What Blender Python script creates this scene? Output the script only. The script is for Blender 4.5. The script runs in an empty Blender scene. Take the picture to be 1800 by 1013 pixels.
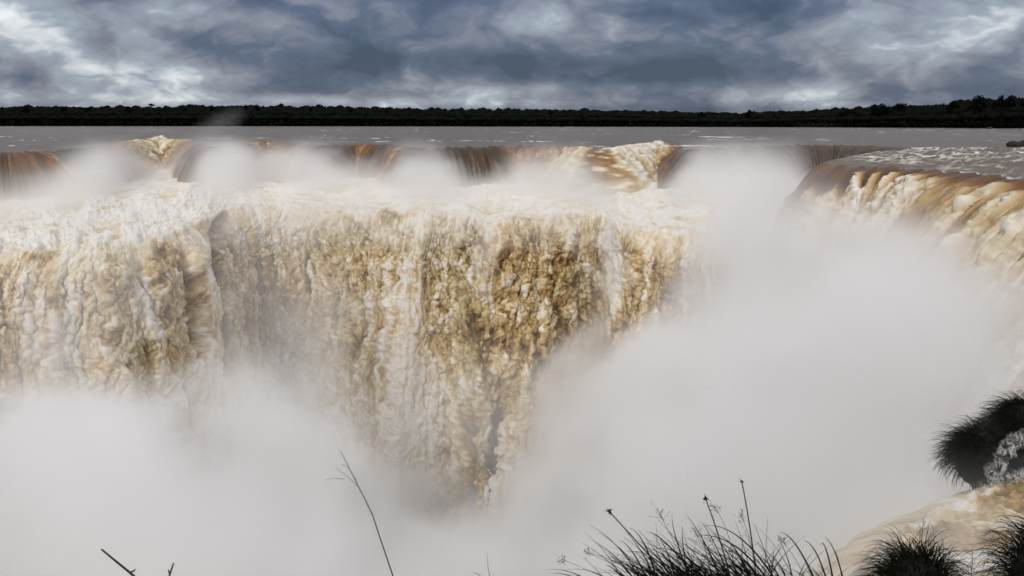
import bpy, math, random
import numpy as np
from mathutils import Vector

SC = bpy.context.scene
COL = SC.collection
R = math.radians
rng = np.random.default_rng(7)
random.seed(7)

# ------------------------------------------------------------------ camera
F = 1413.0                      # focal length in pixels of the 1800 wide photograph
PITCH = R(11.6)
cam_data = bpy.data.cameras.new('camera')
cam = bpy.data.objects.new('camera', cam_data)
COL.objects.link(cam)
cam.location = (0, 0, 0)
cam.rotation_euler = (R(90) - PITCH, 0, 0)
cam_data.sensor_width = 36
cam_data.lens = 36 * F / 1800
cam_data.clip_start = 0.05
cam_data.clip_end = 9000
SC.camera = cam

# ------------------------------------------------------------------ exposure / render
SC.view_settings.view_transform = 'Standard'
SC.view_settings.look = 'None'
SC.view_settings.exposure = 0.22
SC.view_settings.gamma = 1.0
SC.view_settings.use_curve_mapping = False
SC.cycles.max_bounces = 14
SC.cycles.diffuse_bounces = 3
SC.cycles.glossy_bounces = 2
SC.cycles.volume_bounces = 10
SC.cycles.volume_step_rate = 2.5
SC.cycles.use_adaptive_sampling = True
SC.cycles.adaptive_threshold = 0.03
SC.cycles.use_denoising = True

# ------------------------------------------------------------------ sun (soft, behind cloud)
SUN_EL, SUN_ROT = R(36), R(200)       # compass style: clockwise from +Y
sd = bpy.data.lights.new('sun', 'SUN')
sun = bpy.data.objects.new('sun', sd)
COL.objects.link(sun)
sd.energy = 1.5
sd.angle = R(14)
sd.color = (1.0, 0.95, 0.87)
to_sun = Vector((math.sin(SUN_ROT) * math.cos(SUN_EL), math.cos(SUN_ROT) * math.cos(SUN_EL), math.sin(SUN_EL)))
sun.rotation_euler = (-to_sun).to_track_quat('-Z', 'Y').to_euler()

# ------------------------------------------------------------------ world: overcast sky
class NT:
    """tiny helper to write node trees as expressions"""
    def __init__(self, nt):
        self.nt = nt
    def n(self, t, **kw):
        x = self.nt.nodes.new(t)
        for k, v in kw.items():
            setattr(x, k, v)
        return x
    def put(self, sock, v):
        if v is None:
            return
        if hasattr(v, 'is_output'):
            self.nt.links.new(v, sock)
        else:
            sock.default_value = v
    def m(self, op, a, b=None, c=None, clamp=False):
        x = self.n('ShaderNodeMath', operation=op, use_clamp=clamp)
        for i, v in enumerate((a, b, c)):
            self.put(x.inputs[i], v)
        return x.outputs[0]
    def v(self, op, a, b=None, scale=None):
        x = self.n('ShaderNodeVectorMath', operation=op)
        self.put(x.inputs[0], a)
        self.put(x.inputs[1], b)
        if scale is not None:
            self.put(x.inputs['Scale'], scale)
        return x.outputs['Value'] if op in ('LENGTH', 'DOT_PRODUCT', 'DISTANCE') else x.outputs[0]
    def noise(self, vec, scale, detail=4, rough=0.5, dist=0.0, color=False):
        x = self.n('ShaderNodeTexNoise')
        self.put(x.inputs['Vector'], vec)
        self.put(x.inputs['Scale'], scale)
        self.put(x.inputs['Detail'], detail)
        self.put(x.inputs['Roughness'], rough)
        self.put(x.inputs['Distortion'], dist)
        return x.outputs['Color' if color else 'Fac']
    def ramp(self, fac, stops, interp='LINEAR'):
        x = self.n('ShaderNodeValToRGB')
        e = x.color_ramp.elements
        x.color_ramp.interpolation = interp
        while len(e) < len(stops):
            e.new(0.5)
        for s, (p, c) in zip(e, stops):
            s.position = p
            s.color = (*c, 1)
        self.put(x.inputs[0], fac)
        return x.outputs[0]
    def mix(self, f, a, b, blend='MIX'):
        x = self.n('ShaderNodeMix', data_type='RGBA', blend_type=blend)
        self.put(x.inputs[0], f)
        self.put(x.inputs[6], a if hasattr(a, 'is_output') else (*a, 1))
        self.put(x.inputs[7], b if hasattr(b, 'is_output') else (*b, 1))
        return x.outputs[2]
    def maprange(self, v, a, b, c=0.0, d=1.0, smooth=True):
        x = self.n('ShaderNodeMapRange', interpolation_type='SMOOTHSTEP' if smooth else 'LINEAR')
        for i, k in enumerate((v, a, b, c, d)):
            self.put(x.inputs[i], k)
        return x.outputs[0]


W = bpy.data.worlds.new('World')
SC.world = W
W.use_nodes = True
T = NT(W.node_tree)
bg = W.node_tree.nodes['Background']
STR = 0.1
bg.inputs[1].default_value = STR
sky = T.n('ShaderNodeTexSky', sky_type='NISHITA')
sky.sun_disc = False
sky.sun_elevation = SUN_EL
sky.sun_rotation = SUN_ROT
tc = T.n('ShaderNodeTexCoord')
D = T.v('NORMALIZE', tc.outputs['Generated'])
sep = T.n('ShaderNodeSeparateXYZ')
T.put(sep.inputs[0], D)
dx, dy, dz = sep.outputs
dzp = T.m('MAXIMUM', dz, 0.0)
inv = T.m('DIVIDE', 1.0, T.m('ADD', dzp, 0.46))
comb = T.n('ShaderNodeCombineXYZ')
T.put(comb.inputs[0], T.m('MULTIPLY', dx, inv))
T.put(comb.inputs[1], T.m('MULTIPLY', dy, inv))
P = comb.outputs[0]
warp = T.v('SCALE', T.v('SUBTRACT', T.noise(P, 3.6, 4, 0.55, color=True), (0.5, 0.5, 0.5)), scale=0.34)
Pw = T.v('ADD', P, warp)
n1 = T.noise(Pw, 1.9, 9, 0.56)
vor = T.n('ShaderNodeTexVoronoi', feature='SMOOTH_F1')
T.put(vor.inputs['Vector'], Pw)
vor.inputs['Scale'].default_value = 6.0
vor.inputs['Detail'].default_value = 3.0
vor.inputs['Roughness'].default_value = 0.55
vor.inputs['Smoothness'].default_value = 0.45
n2 = T.m('SUBTRACT', 0.98, T.m('MULTIPLY', vor.outputs['Distance'], 0.95))
az = T.m('ARCTAN2', dx, dy)
wsep = T.n('ShaderNodeSeparateXYZ')
T.put(wsep.inputs[0], warp)
azw = T.m('ADD', az, T.m('MULTIPLY', wsep.outputs[0], 0.20))
elw = T.m('ADD', dz, T.m('MULTIPLY', wsep.outputs[1], 0.05))
val = T.m('ADD', T.m('MULTIPLY', n1, 0.78), T.m('MULTIPLY', n2, 0.22))
val = T.m('ADD', T.m('MULTIPLY', T.m('SUBTRACT', val, 0.5), 2.1), 0.58)


def skyblob(px, py, spx, spy, amp):
    """one bank of cloud at a compass bearing and height"""
    a0 = math.atan((px - 900) / F)
    e0 = math.sin(math.atan((506 - py) / F) - PITCH)
    a = T.m('DIVIDE', T.m('SUBTRACT', azw, a0), spx / F)
    e = T.m('DIVIDE', T.m('SUBTRACT', elw, e0), spy / F)
    r2 = T.m('ADD', T.m('MULTIPLY', a, a), T.m('MULTIPLY', e, e))
    return T.m('MULTIPLY', T.m('EXPONENT', T.m('MULTIPLY', r2, -1.0)), amp)


for b in [(40, 75, 80, 45, .52), (330, 135, 130, 22, .38), (470, 45, 60, 25, .30), (150, 165, 220, 22, .14),
          (900, 112, 330, 22, -.30), (1200, 130, 300, 16, -.22), (690, 105, 120, 22, -.18), (560, 160, 130, 16, -.2),
          (60, 150, 90, 10, -.12), (1200, 65, 60, 18, .22), (1310, 30, 130, 22, -.16), (1740, 35, 60, 25, .34),
          (1650, 95, 200, 40, .14), (1080, 160, 260, 12, .15), (800, 155, 260, 10, .17), (1350, 170, 200, 14, .20), (500, 178, 500, 11, .22), (1150, 182, 500, 11, .20), (900, 60, 160, 30, .12), (250, 60, 200, 20, .10),
          (1000, 40, 90, 30, .12), (660, 20, 120, 40, .02), (60, 8, 200, 14, -.22), (1640, 170, 200, 12, -.14)]:
    val = T.m('ADD', val, skyblob(*b))
cloud = T.ramp(val, [(0.0, (.028, .046, .090)), (0.3, (.078, .102, .165)), (0.5, (.175, .186, .238)),
                     (0.72, (.28, .32, .38)), (1.0, (.74, .76, .77))])
# overcast luminance: about three times brighter at the zenith than at the horizon
cie = T.m('ADD', 1.0, T.m('MULTIPLY', T.maprange(dzp, 0.10, 1.0, 0.0, 1.0, smooth=False), 1.9))
high = T.mix(T.maprange(dzp, 0.14, 0.42), cloud, T.mix(0.7, cloud, (.318, .312, .305)))
cl = T.v('SCALE', high, scale=T.m('MULTIPLY', cie, 1.0 / STR))
final = T.mix(0.93, sky.outputs[0], cl)
W.node_tree.links.new(final, bg.inputs[0])

# ------------------------------------------------------------------ helpers: projection
CT, ST = math.cos(PITCH), math.sin(PITCH)


def ray(px, py):
    u = (np.asarray(px, float) - 900) / F
    v = (np.asarray(py, float) - 506) / F
    return u, CT - v * ST, -ST - v * CT


def on_z(px, py, z):
    a, b, c = ray(px, py)
    k = z / c
    return np.stack(np.broadcast_arrays(a * k, b * k, z + 0 * k), -1)


def on_y(px, py, Y):
    a, b, c = ray(px, py)
    k = Y / b
    return np.stack(np.broadcast_arrays(a * k, Y + 0 * k, c * k), -1)


# ------------------------------------------------------------------ helpers: noise
_perm = rng.permutation(256).astype(np.int32)
_perm = np.concatenate([_perm, _perm, _perm])
_g = rng.normal(size=(256, 3)).astype(np.float32)
_g /= np.linalg.norm(_g, axis=1, keepdims=True)
_w = rng.random((256, 2)).astype(np.float32)


def perlin(x, y, z=0.0):
    x, y, z = np.broadcast_arrays(np.asarray(x, np.float32), np.asarray(y, np.float32), np.asarray(z, np.float32))
    xi, yi, zi = np.floor(x).astype(np.int32), np.floor(y).astype(np.int32), np.floor(z).astype(np.int32)
    fx, fy, fz = x - xi, y - yi, z - zi
    ux, uy, uz = (f * f * f * (f * (f * 6 - 15) + 10) for f in (fx, fy, fz))
    def corner(a, b, c):
        h = _perm[_perm[_perm[(xi + a) & 255] + ((yi + b) & 255)] + ((zi + c) & 255)]
        g = _g[h]
        return g[..., 0] * (fx - a) + g[..., 1] * (fy - b) + g[..., 2] * (fz - c)
    def lx(b, c):
        p = corner(0, b, c)
        return p + ux * (corner(1, b, c) - p)
    p0, p1 = lx(0, 0), lx(1, 0)
    q0, q1 = lx(0, 1), lx(1, 1)
    a, b = p0 + uy * (p1 - p0), q0 + uy * (q1 - q0)
    return (a + uz * (b - a)) * 1.5


def fbm(x, y, z=0.0, octs=4, gain=0.5):
    s, a, f = 0.0, 1.0, 1.0
    for i in range(octs):
        s = s + a * perlin(x * f + 17.3 * i, y * f + 5.1 * i, z * f + 9.7 * i if not np.isscalar(z) else z + 9.7 * i)
        a *= gain
        f *= 2.03
    return s


def worley(x, y, seed=0):
    x = np.asarray(x, np.float32); y = np.asarray(y, np.float32)
    xi, yi = np.floor(x).astype(np.int32), np.floor(y).astype(np.int32)
    f1 = np.full(x.shape, 9.0, np.float32)
    f2 = f1.copy()
    for a in (-1, 0, 1):
        for b in (-1, 0, 1):
            h = _perm[_perm[(xi + a + seed * 37) & 255] + ((yi + b) & 255)]
            d = (xi + a + _w[h, 0] - x) ** 2 + (yi + b + _w[h, 1] - y) ** 2
            f2 = np.minimum(f2, np.maximum(f1, d))
            f1 = np.minimum(f1, d)
    return np.sqrt(f1), np.sqrt(f2)


def sstep(a, b, x):
    t = np.clip((x - a) / (b - a), 0, 1)
    return t * t * (3 - 2 * t)


def gauss(x, c, s):
    return np.exp(-((x - c) / s) ** 2)


def smooth(a, n):
    k = np.hanning(n + 2)[1:-1]
    k /= k.sum()
    pad = n // 2
    return np.convolve(np.pad(a, pad, mode='edge'), k, mode='valid')[:len(a)]


# ------------------------------------------------------------------ helpers: objects
def finish(o, label=None, cat=None, group=None, kind=None, parent=None):
    if label: o['label'] = label
    if cat: o['category'] = cat
    if group: o['group'] = group
    if kind: o['kind'] = kind
    if parent: o.parent = parent
    return o


def empty(name, loc=(0, 0, 0), **kw):
    o = bpy.data.objects.new(name, None)
    COL.objects.link(o)
    o.location = [float(v) for v in loc]
    o.empty_display_size = 0.2
    return finish(o, **kw)


def mesh_obj(name, verts, faces, mat, attrs=None, smooth_shade=True, **kw):
    """faces: int array (n,3) or (n,4)"""
    verts = np.asarray(verts, np.float32).reshape(-1, 3)
    faces = np.asarray(faces, np.int32)
    me = bpy.data.meshes.new(name)
    me.vertices.add(len(verts))
    me.vertices.foreach_set('co', verts.ravel())
    n, k = faces.shape
    me.loops.add(n * k)
    me.loops.foreach_set('vertex_index', faces.ravel())
    me.polygons.add(n)
    me.polygons.foreach_set('loop_start', np.arange(0, n * k, k, dtype=np.int32))
    me.polygons.foreach_set('use_smooth', np.full(n, smooth_shade))
    me.update(calc_edges=True)
    for an, av in (attrs or {}).items():
        at = me.attributes.new(an, 'FLOAT', 'POINT')
        at.data.foreach_set('value', np.asarray(av, np.float32).ravel())
    me.materials.append(mat)
    o = bpy.data.objects.new(name, me)
    COL.objects.link(o)
    return finish(o, **kw)


def grid_obj(name, P, mat, attrs=None, flip=False, **kw):
    n, m = P.shape[:2]
    i = np.arange(n * m, dtype=np.int32).reshape(n, m)
    q = np.stack([i[:-1, :-1], i[1:, :-1], i[1:, 1:], i[:-1, 1:]], -1).reshape(-1, 4)
    if flip:
        q = q[:, ::-1]
    return mesh_obj(name, P, q, mat, attrs, **kw)


def normals(P):
    du = np.gradient(P, axis=0)
    dv = np.gradient(P, axis=1)
    n = np.cross(du, dv)
    return n / np.maximum(np.linalg.norm(n, axis=-1, keepdims=True), 1e-9)


def material(name):
    m = bpy.data.materials.new(name)
    m.use_nodes = True
    nt = m.node_tree
    b = nt.nodes['Principled BSDF']
    return m, NT(nt), b


# ------------------------------------------------------------------ materials
def water_material(name, stops, bump_scale, bump, rough_clear=0.22, rough_foam=0.75, grain=0.55, stretch=1.0, sss=0.0, warm=False):
    m, t, b = material(name)
    at = t.n('ShaderNodeAttribute', attribute_name='foam')
    co = t.n('ShaderNodeTexCoord').outputs['Object']
    fine = t.noise(t.v('MULTIPLY', co, (1, 1, stretch)), bump_scale, 5, 0.65)
    big = t.noise(co, 0.16, 3, 0.5)
    f = t.m('ADD', at.outputs['Fac'], t.m('MULTIPLY', t.m('SUBTRACT', fine, 0.5), t.m('SUBTRACT', grain, t.m('MULTIPLY', at.outputs['Fac'], grain * .7))))
    f = t.m('ADD', f, t.m('MULTIPLY', t.m('SUBTRACT', big, 0.5), 0.16), clamp=True)
    bc = t.ramp(f, stops)
    if warm:            # silt comes down in paler olive and warmer tan tongues
        tan_ = t.ramp(f, [(q, (min(1, c_[0] * 1.07), c_[1] * .97, c_[2] * .88)) for q, c_ in stops])
        w_ = t.maprange(t.noise(t.v('MULTIPLY', co, (1, 1, .45)), 0.085, 3, 0.6), .36, .6)
        bc = t.mix(t.m('MULTIPLY', w_, t.maprange(f, .95, .6)), bc, tan_)
    t.put(b.inputs['Base Color'], bc)
    t.put(b.inputs['Roughness'], t.maprange(f, 0.25, 0.6, rough_clear, rough_foam))
    b.inputs['IOR'].default_value = 1.33
    if sss:
        b.inputs['Subsurface Weight'].default_value = sss
        b.inputs['Subsurface Radius'].default_value = (1.0, .9, .75)
        b.inputs['Subsurface Scale'].default_value = 0.8
    bp = t.n('ShaderNodeBump')
    bp.inputs['Strength'].default_value = bump
    bp.inputs['Distance'].default_value = 0.25
    t.put(bp.inputs['Height'], fine)
    t.put(b.inputs['Normal'], bp.outputs[0])
    return m


CASC = [(0.0, (.045, .023, .006)), (0.2, (.155, .098, .032)), (0.4, (.32, .218, .088)), (0.6, (.50, .405, .225)), (0.8, (.66, .58, .43)), (1.0, (.76, .725, .68))]
CURT = [(0.0, (.050, .036, .026)), (0.12, (.085, .050, .028)), (0.25, (.185, .076, .016)), (0.5, (.42, .30, .15)), (0.72, (.62, .53, .38)), (1.0, (.75, .72, .66))]
RIVER = [(0.0, (.100, .078, .060)), (0.35, (.155, .125, .100)), (0.6, (.40, .37, .33)), (1.0, (.74, .72, .69))]
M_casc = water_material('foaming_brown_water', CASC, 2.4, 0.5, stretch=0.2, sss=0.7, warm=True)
M_curt = water_material('falling_brown_water', CURT, 1.8, 0.35, rough_clear=0.36, grain=0.26, stretch=0.2)
M_river = water_material('muddy_river', RIVER, 0.5, 0.35, 0.36, 0.7, grain=0.2)


def plain(name, c1, c2, scale, rough=0.8, bump=0.4, dist=0.05):
    m, t, b = material(name)
    co = t.n('ShaderNodeTexCoord').outputs['Object']
    n = t.noise(co, scale, 6, 0.6)
    t.put(b.inputs['Base Color'], t.ramp(n, [(0.3, c1), (0.7, c2)]))
    b.inputs['Roughness'].default_value = rough
    bp = t.n('ShaderNodeBump')
    bp.inputs['Strength'].default_value = bump
    bp.inputs['Distance'].default_value = dist
    t.put(bp.inputs['Height'], n)
    t.put(b.inputs['Normal'], bp.outputs[0])
    return m


M_rock = plain('wet_basalt', (.007, .007, .006), (.026, .024, .021), 3.0, 0.85)
M_cliff = plain('gorge_basalt', (.03, .025, .02), (.10, .08, .065), 0.3, 0.6, dist=0.4)
M_soil = plain('dark_bank_soil', (.012, .012, .008), (.035, .03, .018), 5, 0.8)
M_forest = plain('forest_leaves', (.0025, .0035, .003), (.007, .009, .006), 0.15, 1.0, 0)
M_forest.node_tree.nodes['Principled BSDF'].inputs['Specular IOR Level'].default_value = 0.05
M_bark = plain('tree_bark', (.02, .016, .012), (.05, .04, .03), 0.6, 0.9)
M_blade = plain('wet_grass_blade', (.0025, .004, .002), (.007, .010, .004), 2.0, 0.7, 0)
M_blade.node_tree.nodes['Principled BSDF'].inputs['Specular IOR Level'].default_value = 0.06
M_stem = plain('dark_stem', (.008, .007, .004), (.022, .017, .009), 20.0, 0.7, 0)
M_twig = plain('brown_twig', (.03, .018, .008), (.07, .045, .018), 30.0, 0.7, 0.3, 0.002)
M_root = plain('root_mat', (.004, .005, .003), (.010, .011, .006), 6, 0.9)

# ------------------------------------------------------------------ the upper river and its rims
ZR, ZS = -5.0, -13.5             # river level, level of the lower shelf
FAR_RIM = np.array([(-700, 285), (-300, 274), (-100, 269), (0, 268), (60, 267), (110, 262), (170, 258), (220, 247), (280, 243), (335, 246),
                    (370, 258), (420, 251), (470, 247), (520, 251), (560, 256), (610, 253), (690, 254), (740, 260),
                    (800, 259), (870, 258), (900, 256), (960, 258), (1020, 258), (1050, 262), (1090, 258), (1130, 251), (1165, 248), (1195, 259),
                    (1215, 262), (1300, 258), (1400, 254.5), (1480, 254.5), (1560, 258), (1640, 262), (1900, 262), (2600, 262)], float)


def rim_far(c):
    return np.interp(c, FAR_RIM[:, 0], FAR_RIM[:, 1])


def wave_z(x, y):
    r = np.hypot(x, y)
    near = np.clip(260 / np.maximum(r, 1), 0, 1)
    return (0.27 * fbm(x / 6, y / 5, 0.3, 5, 0.62) + 0.12 * fbm(x / 26, y / 9, 4.3, 3)) * near


def river_foam(x, y):
    """streaks of whitewater: long across the current"""
    s = fbm(x / 30, y / 7, 1.7, 4, 0.6)
    k = fbm(x / 90, y / 60, 8.1, 2)
    f = 0.16 + 0.12 * fbm(x / 60, y / 14, 3.3, 3) + 0.9 * sstep(0.62, 0.85, s + 0.25 * k)
    return f


cols = np.concatenate([np.linspace(-700, -200, 90, endpoint=False), np.linspace(-200, 2000, 1150, endpoint=False), np.linspace(2000, 2600, 90)])
lip = on_z(cols, smooth(rim_far(cols), 9), ZR)
far_r = 2300.0
rr = np.hypot(lip[:, 0], lip[:, 1])
dirs = lip[:, :2] / rr[:, None]
s = np.linspace(0, 1, 260) ** 2.6
rad = rr[:, None] + (far_r - rr)[:, None] * s[None]
X, Y = dirs[:, 0:1] * rad, dirs[:, 1:2] * rad
edge = sstep(0, 14, rad - rr[:, None])
rimrag = np.interp(cols, np.linspace(-420, 1650, 1600), (0.42 * fbm(np.linspace(-420, 1650, 1600) / 26, np.zeros(1600), 91, 4, .6) + .25 * fbm(np.linspace(-420, 1650, 1600) / 6, np.zeros(1600), 93, 3, .6)) * (1 - sstep(1450, 1550, np.linspace(-420, 1650, 1600))))
Z = ZR + rimrag[:, None] * (1 - sstep(0, 10, rad - rr[:, None])) + wave_z(X, Y) * np.maximum(0.15 + 0.85 * edge, sstep(1480, 1500, cols)[:, None])
ff = river_foam(X, Y)
crest_foam = sum(gauss(cols, c, w) * a for c, w, a in [(260, 60, .5), (470, 40, .35), (900, 25, .35), (1100, 80, .5)])
ff = ff + crest_foam[:, None] * (1 - sstep(0, 9, rad - rr[:, None])) * (0.6 + fbm(X / 2, Y / 4, 2.2, 3))
grid_obj('river', np.stack([X, Y, Z], -1), M_river, {'foam': np.clip(ff, 0, 1)}, flip=True, kind='structure')

# ---- curtains over the far rim
ccol = np.linspace(-420, 1650, 1600)
clip_ = on_z(ccol, smooth(rim_far(ccol), 9), ZR)
rag_rim = (0.42 * fbm(ccol / 26, 0 * ccol, 91, 4, .6) + .25 * fbm(ccol / 6, 0 * ccol, 93, 3, .6)) * (1 - sstep(1450, 1550, ccol))
tan = np.gradient(np.stack([smooth(clip_[:, 0], 81), smooth(clip_[:, 1], 81)], -1), axis=0)
nrm = np.stack([tan[:, 1], -tan[:, 0]], -1)
nrm /= np.linalg.norm(nrm, axis=1, keepdims=True)
foamy = np.clip(sum(gauss(ccol, c, w) * a for c, w, a in
                    [(215, 45, .75), (275, 35, .8), (325, 25, .8), (440, 16, .6), (480, 22, .65), (530, 25, .3), (890, 14, .5), (940, 20, .4), (1000, 40, .6), (1065, 40, .85),
                     (1130, 45, .95), (1185, 22, .6), (70, 10, .5), (640, 8, .25), (715, 14, .4)]), 0, 1)
drop = np.linspace(0, 10.5, 90)
tau = np.sqrt(2 * drop / 9.8)
fwd = 4.5 + 1.0 * fbm(ccol / 14, 0 * ccol, 95, 3, .6) + 4.0 * sum(gauss(ccol, c, w) for c, w in [(1090, 90), (280, 60)])
base = np.empty((len(ccol), len(drop), 3))
base[..., 0] = clip_[:, 0:1] + nrm[:, 0:1] * fwd[:, None] * tau
base[..., 1] = clip_[:, 1:2] + nrm[:, 1:2] * fwd[:, None] * tau
base[..., 2] = ZR - drop + wave_z(base[..., 0], base[..., 1]) * 0.15 + rag_rim[:, None] * (1 - drop / 14)
sx = np.cumsum(np.r_[0, np.linalg.norm(np.diff(clip_[:, :2], axis=0), axis=1)])[:, None] + 0 * drop
tt = drop[None] + 0 * sx
w1, _ = worley(sx / 1.8 + 0.4 * fbm(sx / 3, tt / 3, 1), tt / 2.8, 1)
w2, _ = worley(base[..., 0] / 0.9, (base[..., 2] + .6 * base[..., 1]) / 1.6, 2)
lump = (1 - w1) * 1.2 + (1 - w2) * 0.5
col_n = fbm(sx / 5, tt / 40, 3.1, 4, 0.6)
fo = np.clip(foamy[:, None] * (0.75 + 0.7 * col_n) * sstep(-0.4, 0.7, tt + 0.9 * fbm(sx / 2, tt / 2, 5.5, 2)), 0, 1.1)
disp = fo * lump * 1.25 * sstep(-.3, 0.8, tt) + 0.5 * fbm(sx / 4, tt / 22, 6.6, 3) * sstep(0, 3, tt)
N = normals(base)
sgn = np.sign(-N[..., 1:2].mean())
Pd = base + N * sgn * disp[..., None]
fa = 0.03 + 0.16 * (gauss(ccol, 635, 40) + .7 * gauss(ccol, 40, 40))[:, None] + 0.05 * fbm(sx / 1.2, tt / 14, 7.7, 4, 0.6) + fo * (0.25 + 0.55 * lump) + 0.25 * sstep(5, 10, tt) + 0.14 * sstep(0.2, 0.7, fbm(sx / .55, tt / 5, 2.9, 4, 0.65)) + .5 * foamy[:, None] * sstep(.1, .5, fbm(base[..., 0] / .8, base[..., 2] / 1.6, base[..., 1] / 1.5, 3, .6))
for a, b, lab in [(-420, 130, 'dark brown sheet of water over the far rim at the left edge'),
                  (130, 385, 'foaming fall with a bulging white crest between brown sheets on the left'),
                  (385, 560, 'short broken fall with a foamy ledge just right of the rising spray wisp'),
                  (560, 745, 'smooth reddish brown fall alone between two clouds of spray'),
                  (745, 905, 'wide dark brown sheet of falling water at the middle of the far rim'),
                  (905, 1255, 'tumbling cream white fall bulging forward from the far rim right of centre'),
                  (1255, 1650, 'dim brown far fall mostly behind the spray left of the great brown bend')]:
    i0, i1 = np.searchsorted(ccol, a), min(np.searchsorted(ccol, b) + 1, len(ccol))
    grid_obj('waterfall', Pd[i0:i1], M_curt, {'foam': np.clip(fa[i0:i1], 0, 1)}, label=lab, cat='waterfall', group='falls over the rim of the gorge')

# ---- the near right hand bend: promontory of river and its great curtain
LP = np.array([(1640, 261.5), (1600, 262.5), (1550, 266), (1500, 273), (1466, 281), (1450, 288), (1466, 292), (1520, 293), (1590, 296), (1660, 301), (1730, 308), (1800, 316), (1900, 328), (2050, 345), (2300, 385)], float)
lpw = on_z(LP[:, 0], LP[:, 1], ZR)
dl = np.r_[0, np.cumsum(np.linalg.norm(np.diff(lpw[:, :2], axis=0), axis=1))]
ns = 620
sl = np.linspace(0, dl[-1], ns)
lx = smooth(np.interp(sl, dl, lpw[:, 0]), 41)
ly = smooth(np.interp(sl, dl, lpw[:, 1]), 41)
seam_c = np.interp(sl / dl[-1], [0, .3, 1], [1642, 1700, 2500])
seam = on_z(seam_c, 0 * seam_c + 262.0, ZR)
k = np.linspace(0, 1, 150)
X = lx[:, None] * (1 - k) + seam[:, 0:1] * k
Y = ly[:, None] * (1 - k) + seam[:, 1:2] * k
dist_lip = np.hypot(X - lx[:, None], Y - ly[:, None])
lipz = .45 * fbm(sl / 1.6, 0 * sl, 98, 4, .6) * sstep(55, 75, sl)
Z = ZR + wave_z(X, Y) * sstep(0, 8, dist_lip) * 1.2 + 0.004 + lipz[:, None] * (1 - sstep(0, 6, dist_lip))
rf = river_foam(X, Y)
# long pale current lines on the bend
cur = 1 - np.abs(fbm((X + Y * 0.8) / 26, (Y - X * 0.8) / 3.4, 11.0, 4, 0.55)) * 3
rf = rf + 0.75 * sstep(0.35, 1.0, cur) * sstep(36, 50, X) * (0.55 + 0.8 * fbm(X / 6, Y / 6, 3.0, 2))
rf = rf + .8 * sstep(.0, .7, fbm(X / 1.8, Y / 2.4, 12.0, 4, .6)) * (1 - sstep(0, 7, dist_lip - 3 * fbm(X / 3, Y / 3, 14, 2))) * sstep(8, 16, sl - sl[np.argmin(np.hypot(lx - on_z(1450, 288, ZR)[0], ly - on_z(1450, 288, ZR)[1]))])[:, None]
Z = Z + .3 * sstep(0.35, 1.0, cur) * sstep(36, 50, X) * sstep(1, 7, dist_lip) + .25 * fbm(X / 2.2, Y / 2.2, 15.0, 3) * sstep(3, 10, dist_lip) * sstep(34, 46, X)
grid_obj('river', np.stack([X, Y, Z], -1), M_river, {'foam': np.clip(rf, 0, 1)}, flip=False, kind='structure')

tn = np.gradient(np.stack([smooth(lx, 31), smooth(ly, 31)], -1), axis=0)
nn = np.stack([tn[:, 1], -tn[:, 0]], -1)
nn /= np.linalg.norm(nn, axis=1, keepdims=True)
drop = np.linspace(0, 1, 420) ** 1.35 * 58
tau = np.sqrt(2 * drop / 9.8)
front = sl[np.argmin(np.hypot(lx - on_z(1450, 288, ZR)[0], ly - on_z(1450, 288, ZR)[1]))]
v0 = (np.interp(sl - front, [-40, -8, 6, 36], [2.2, 2.8, 5.0, 8.0]) + sstep(4, 14, sl - front) * 0.7 * fbm(sl / 2.6, 0 * sl, 97, 3, .6))[:, None]
base = np.empty((ns, len(drop), 3))
base[..., 0] = lx[:, None] + nn[:, 0:1] * v0 * tau
base[..., 1] = ly[:, None] + nn[:, 1:2] * v0 * tau
base[..., 2] = ZR - drop + lipz[:, None] * np.clip(1 - drop / 12, 0, 1)
S = sl[:, None] + 0 * drop
Tt = drop[None] + 0 * S
start = np.interp(S, [front, front + 4, front + 12, front + 30, front + 60], [5, 2.8, .8, -.9, -.9]) + 2.4 * fbm(S / 1.7, 0 * S, 9.1, 3)
side2 = np.interp(sl - front, [-30, -2, 2, 6, 12, 22, 26, 30, 36, 60], [.0, .05, .3, .7, .95, .9, .45, .35, .7, .8])[:, None]
colv = fbm(S / 3.0, Tt / 45, 21.0, 4, 0.6)
fo = np.clip(side2 * (0.95 + 0.9 * colv), 0, 1.15) * sstep(0, 1.6, Tt - np.maximum(start, 0))
wx = S + 0.5 * fbm(S / 2, Tt / 3, 31, 2)
w1, _ = worley(wx / 1.9, Tt / 4.2, 3)
w2, _ = worley(wx / 0.9 + 5, Tt / 1.6, 4)
w3, _ = worley(wx / 0.42 + 5, Tt / 0.7, 5)
lump = (1 - w1) * 1.0 + (1 - w2) * 0.5 + (1 - w3) * 0.22
froth = fbm(S / .5, Tt / 1.0, 33, 4, .62)
disp = fo * (lump * 1.1 + .52 * froth) + (0.5 * fbm(S / 4, Tt / 30, 23, 3) + 0.10 * fbm(S / 0.8, Tt / 9, 25, 2)) * sstep(0.2, 4, Tt)
N = normals(base)
sgn = np.sign((N[..., :2] * nn[:, None]).sum(-1).mean())
Pd = base + N * sgn * disp[..., None]
fa = 0.14 + 0.10 * fbm(S / 0.9, Tt / 12, 27, 4, 0.6) + fo * (0.26 + 0.46 * lump + .30 * froth) + 0.25 * sstep(8, 30, Tt)
fa = fa + 0.25 * sstep(0.3, 0.6, fbm(S / 0.7, Tt / 16, 29, 3, 0.6)) * sstep(2, 6, Tt)
grid_obj('waterfall', Pd, M_curt, {'foam': np.clip(fa, 0, 1)}, label='big brown fall bending over the near right rim with cream foam fans', cat='waterfall', group='falls over the rim of the gorge')

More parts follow.
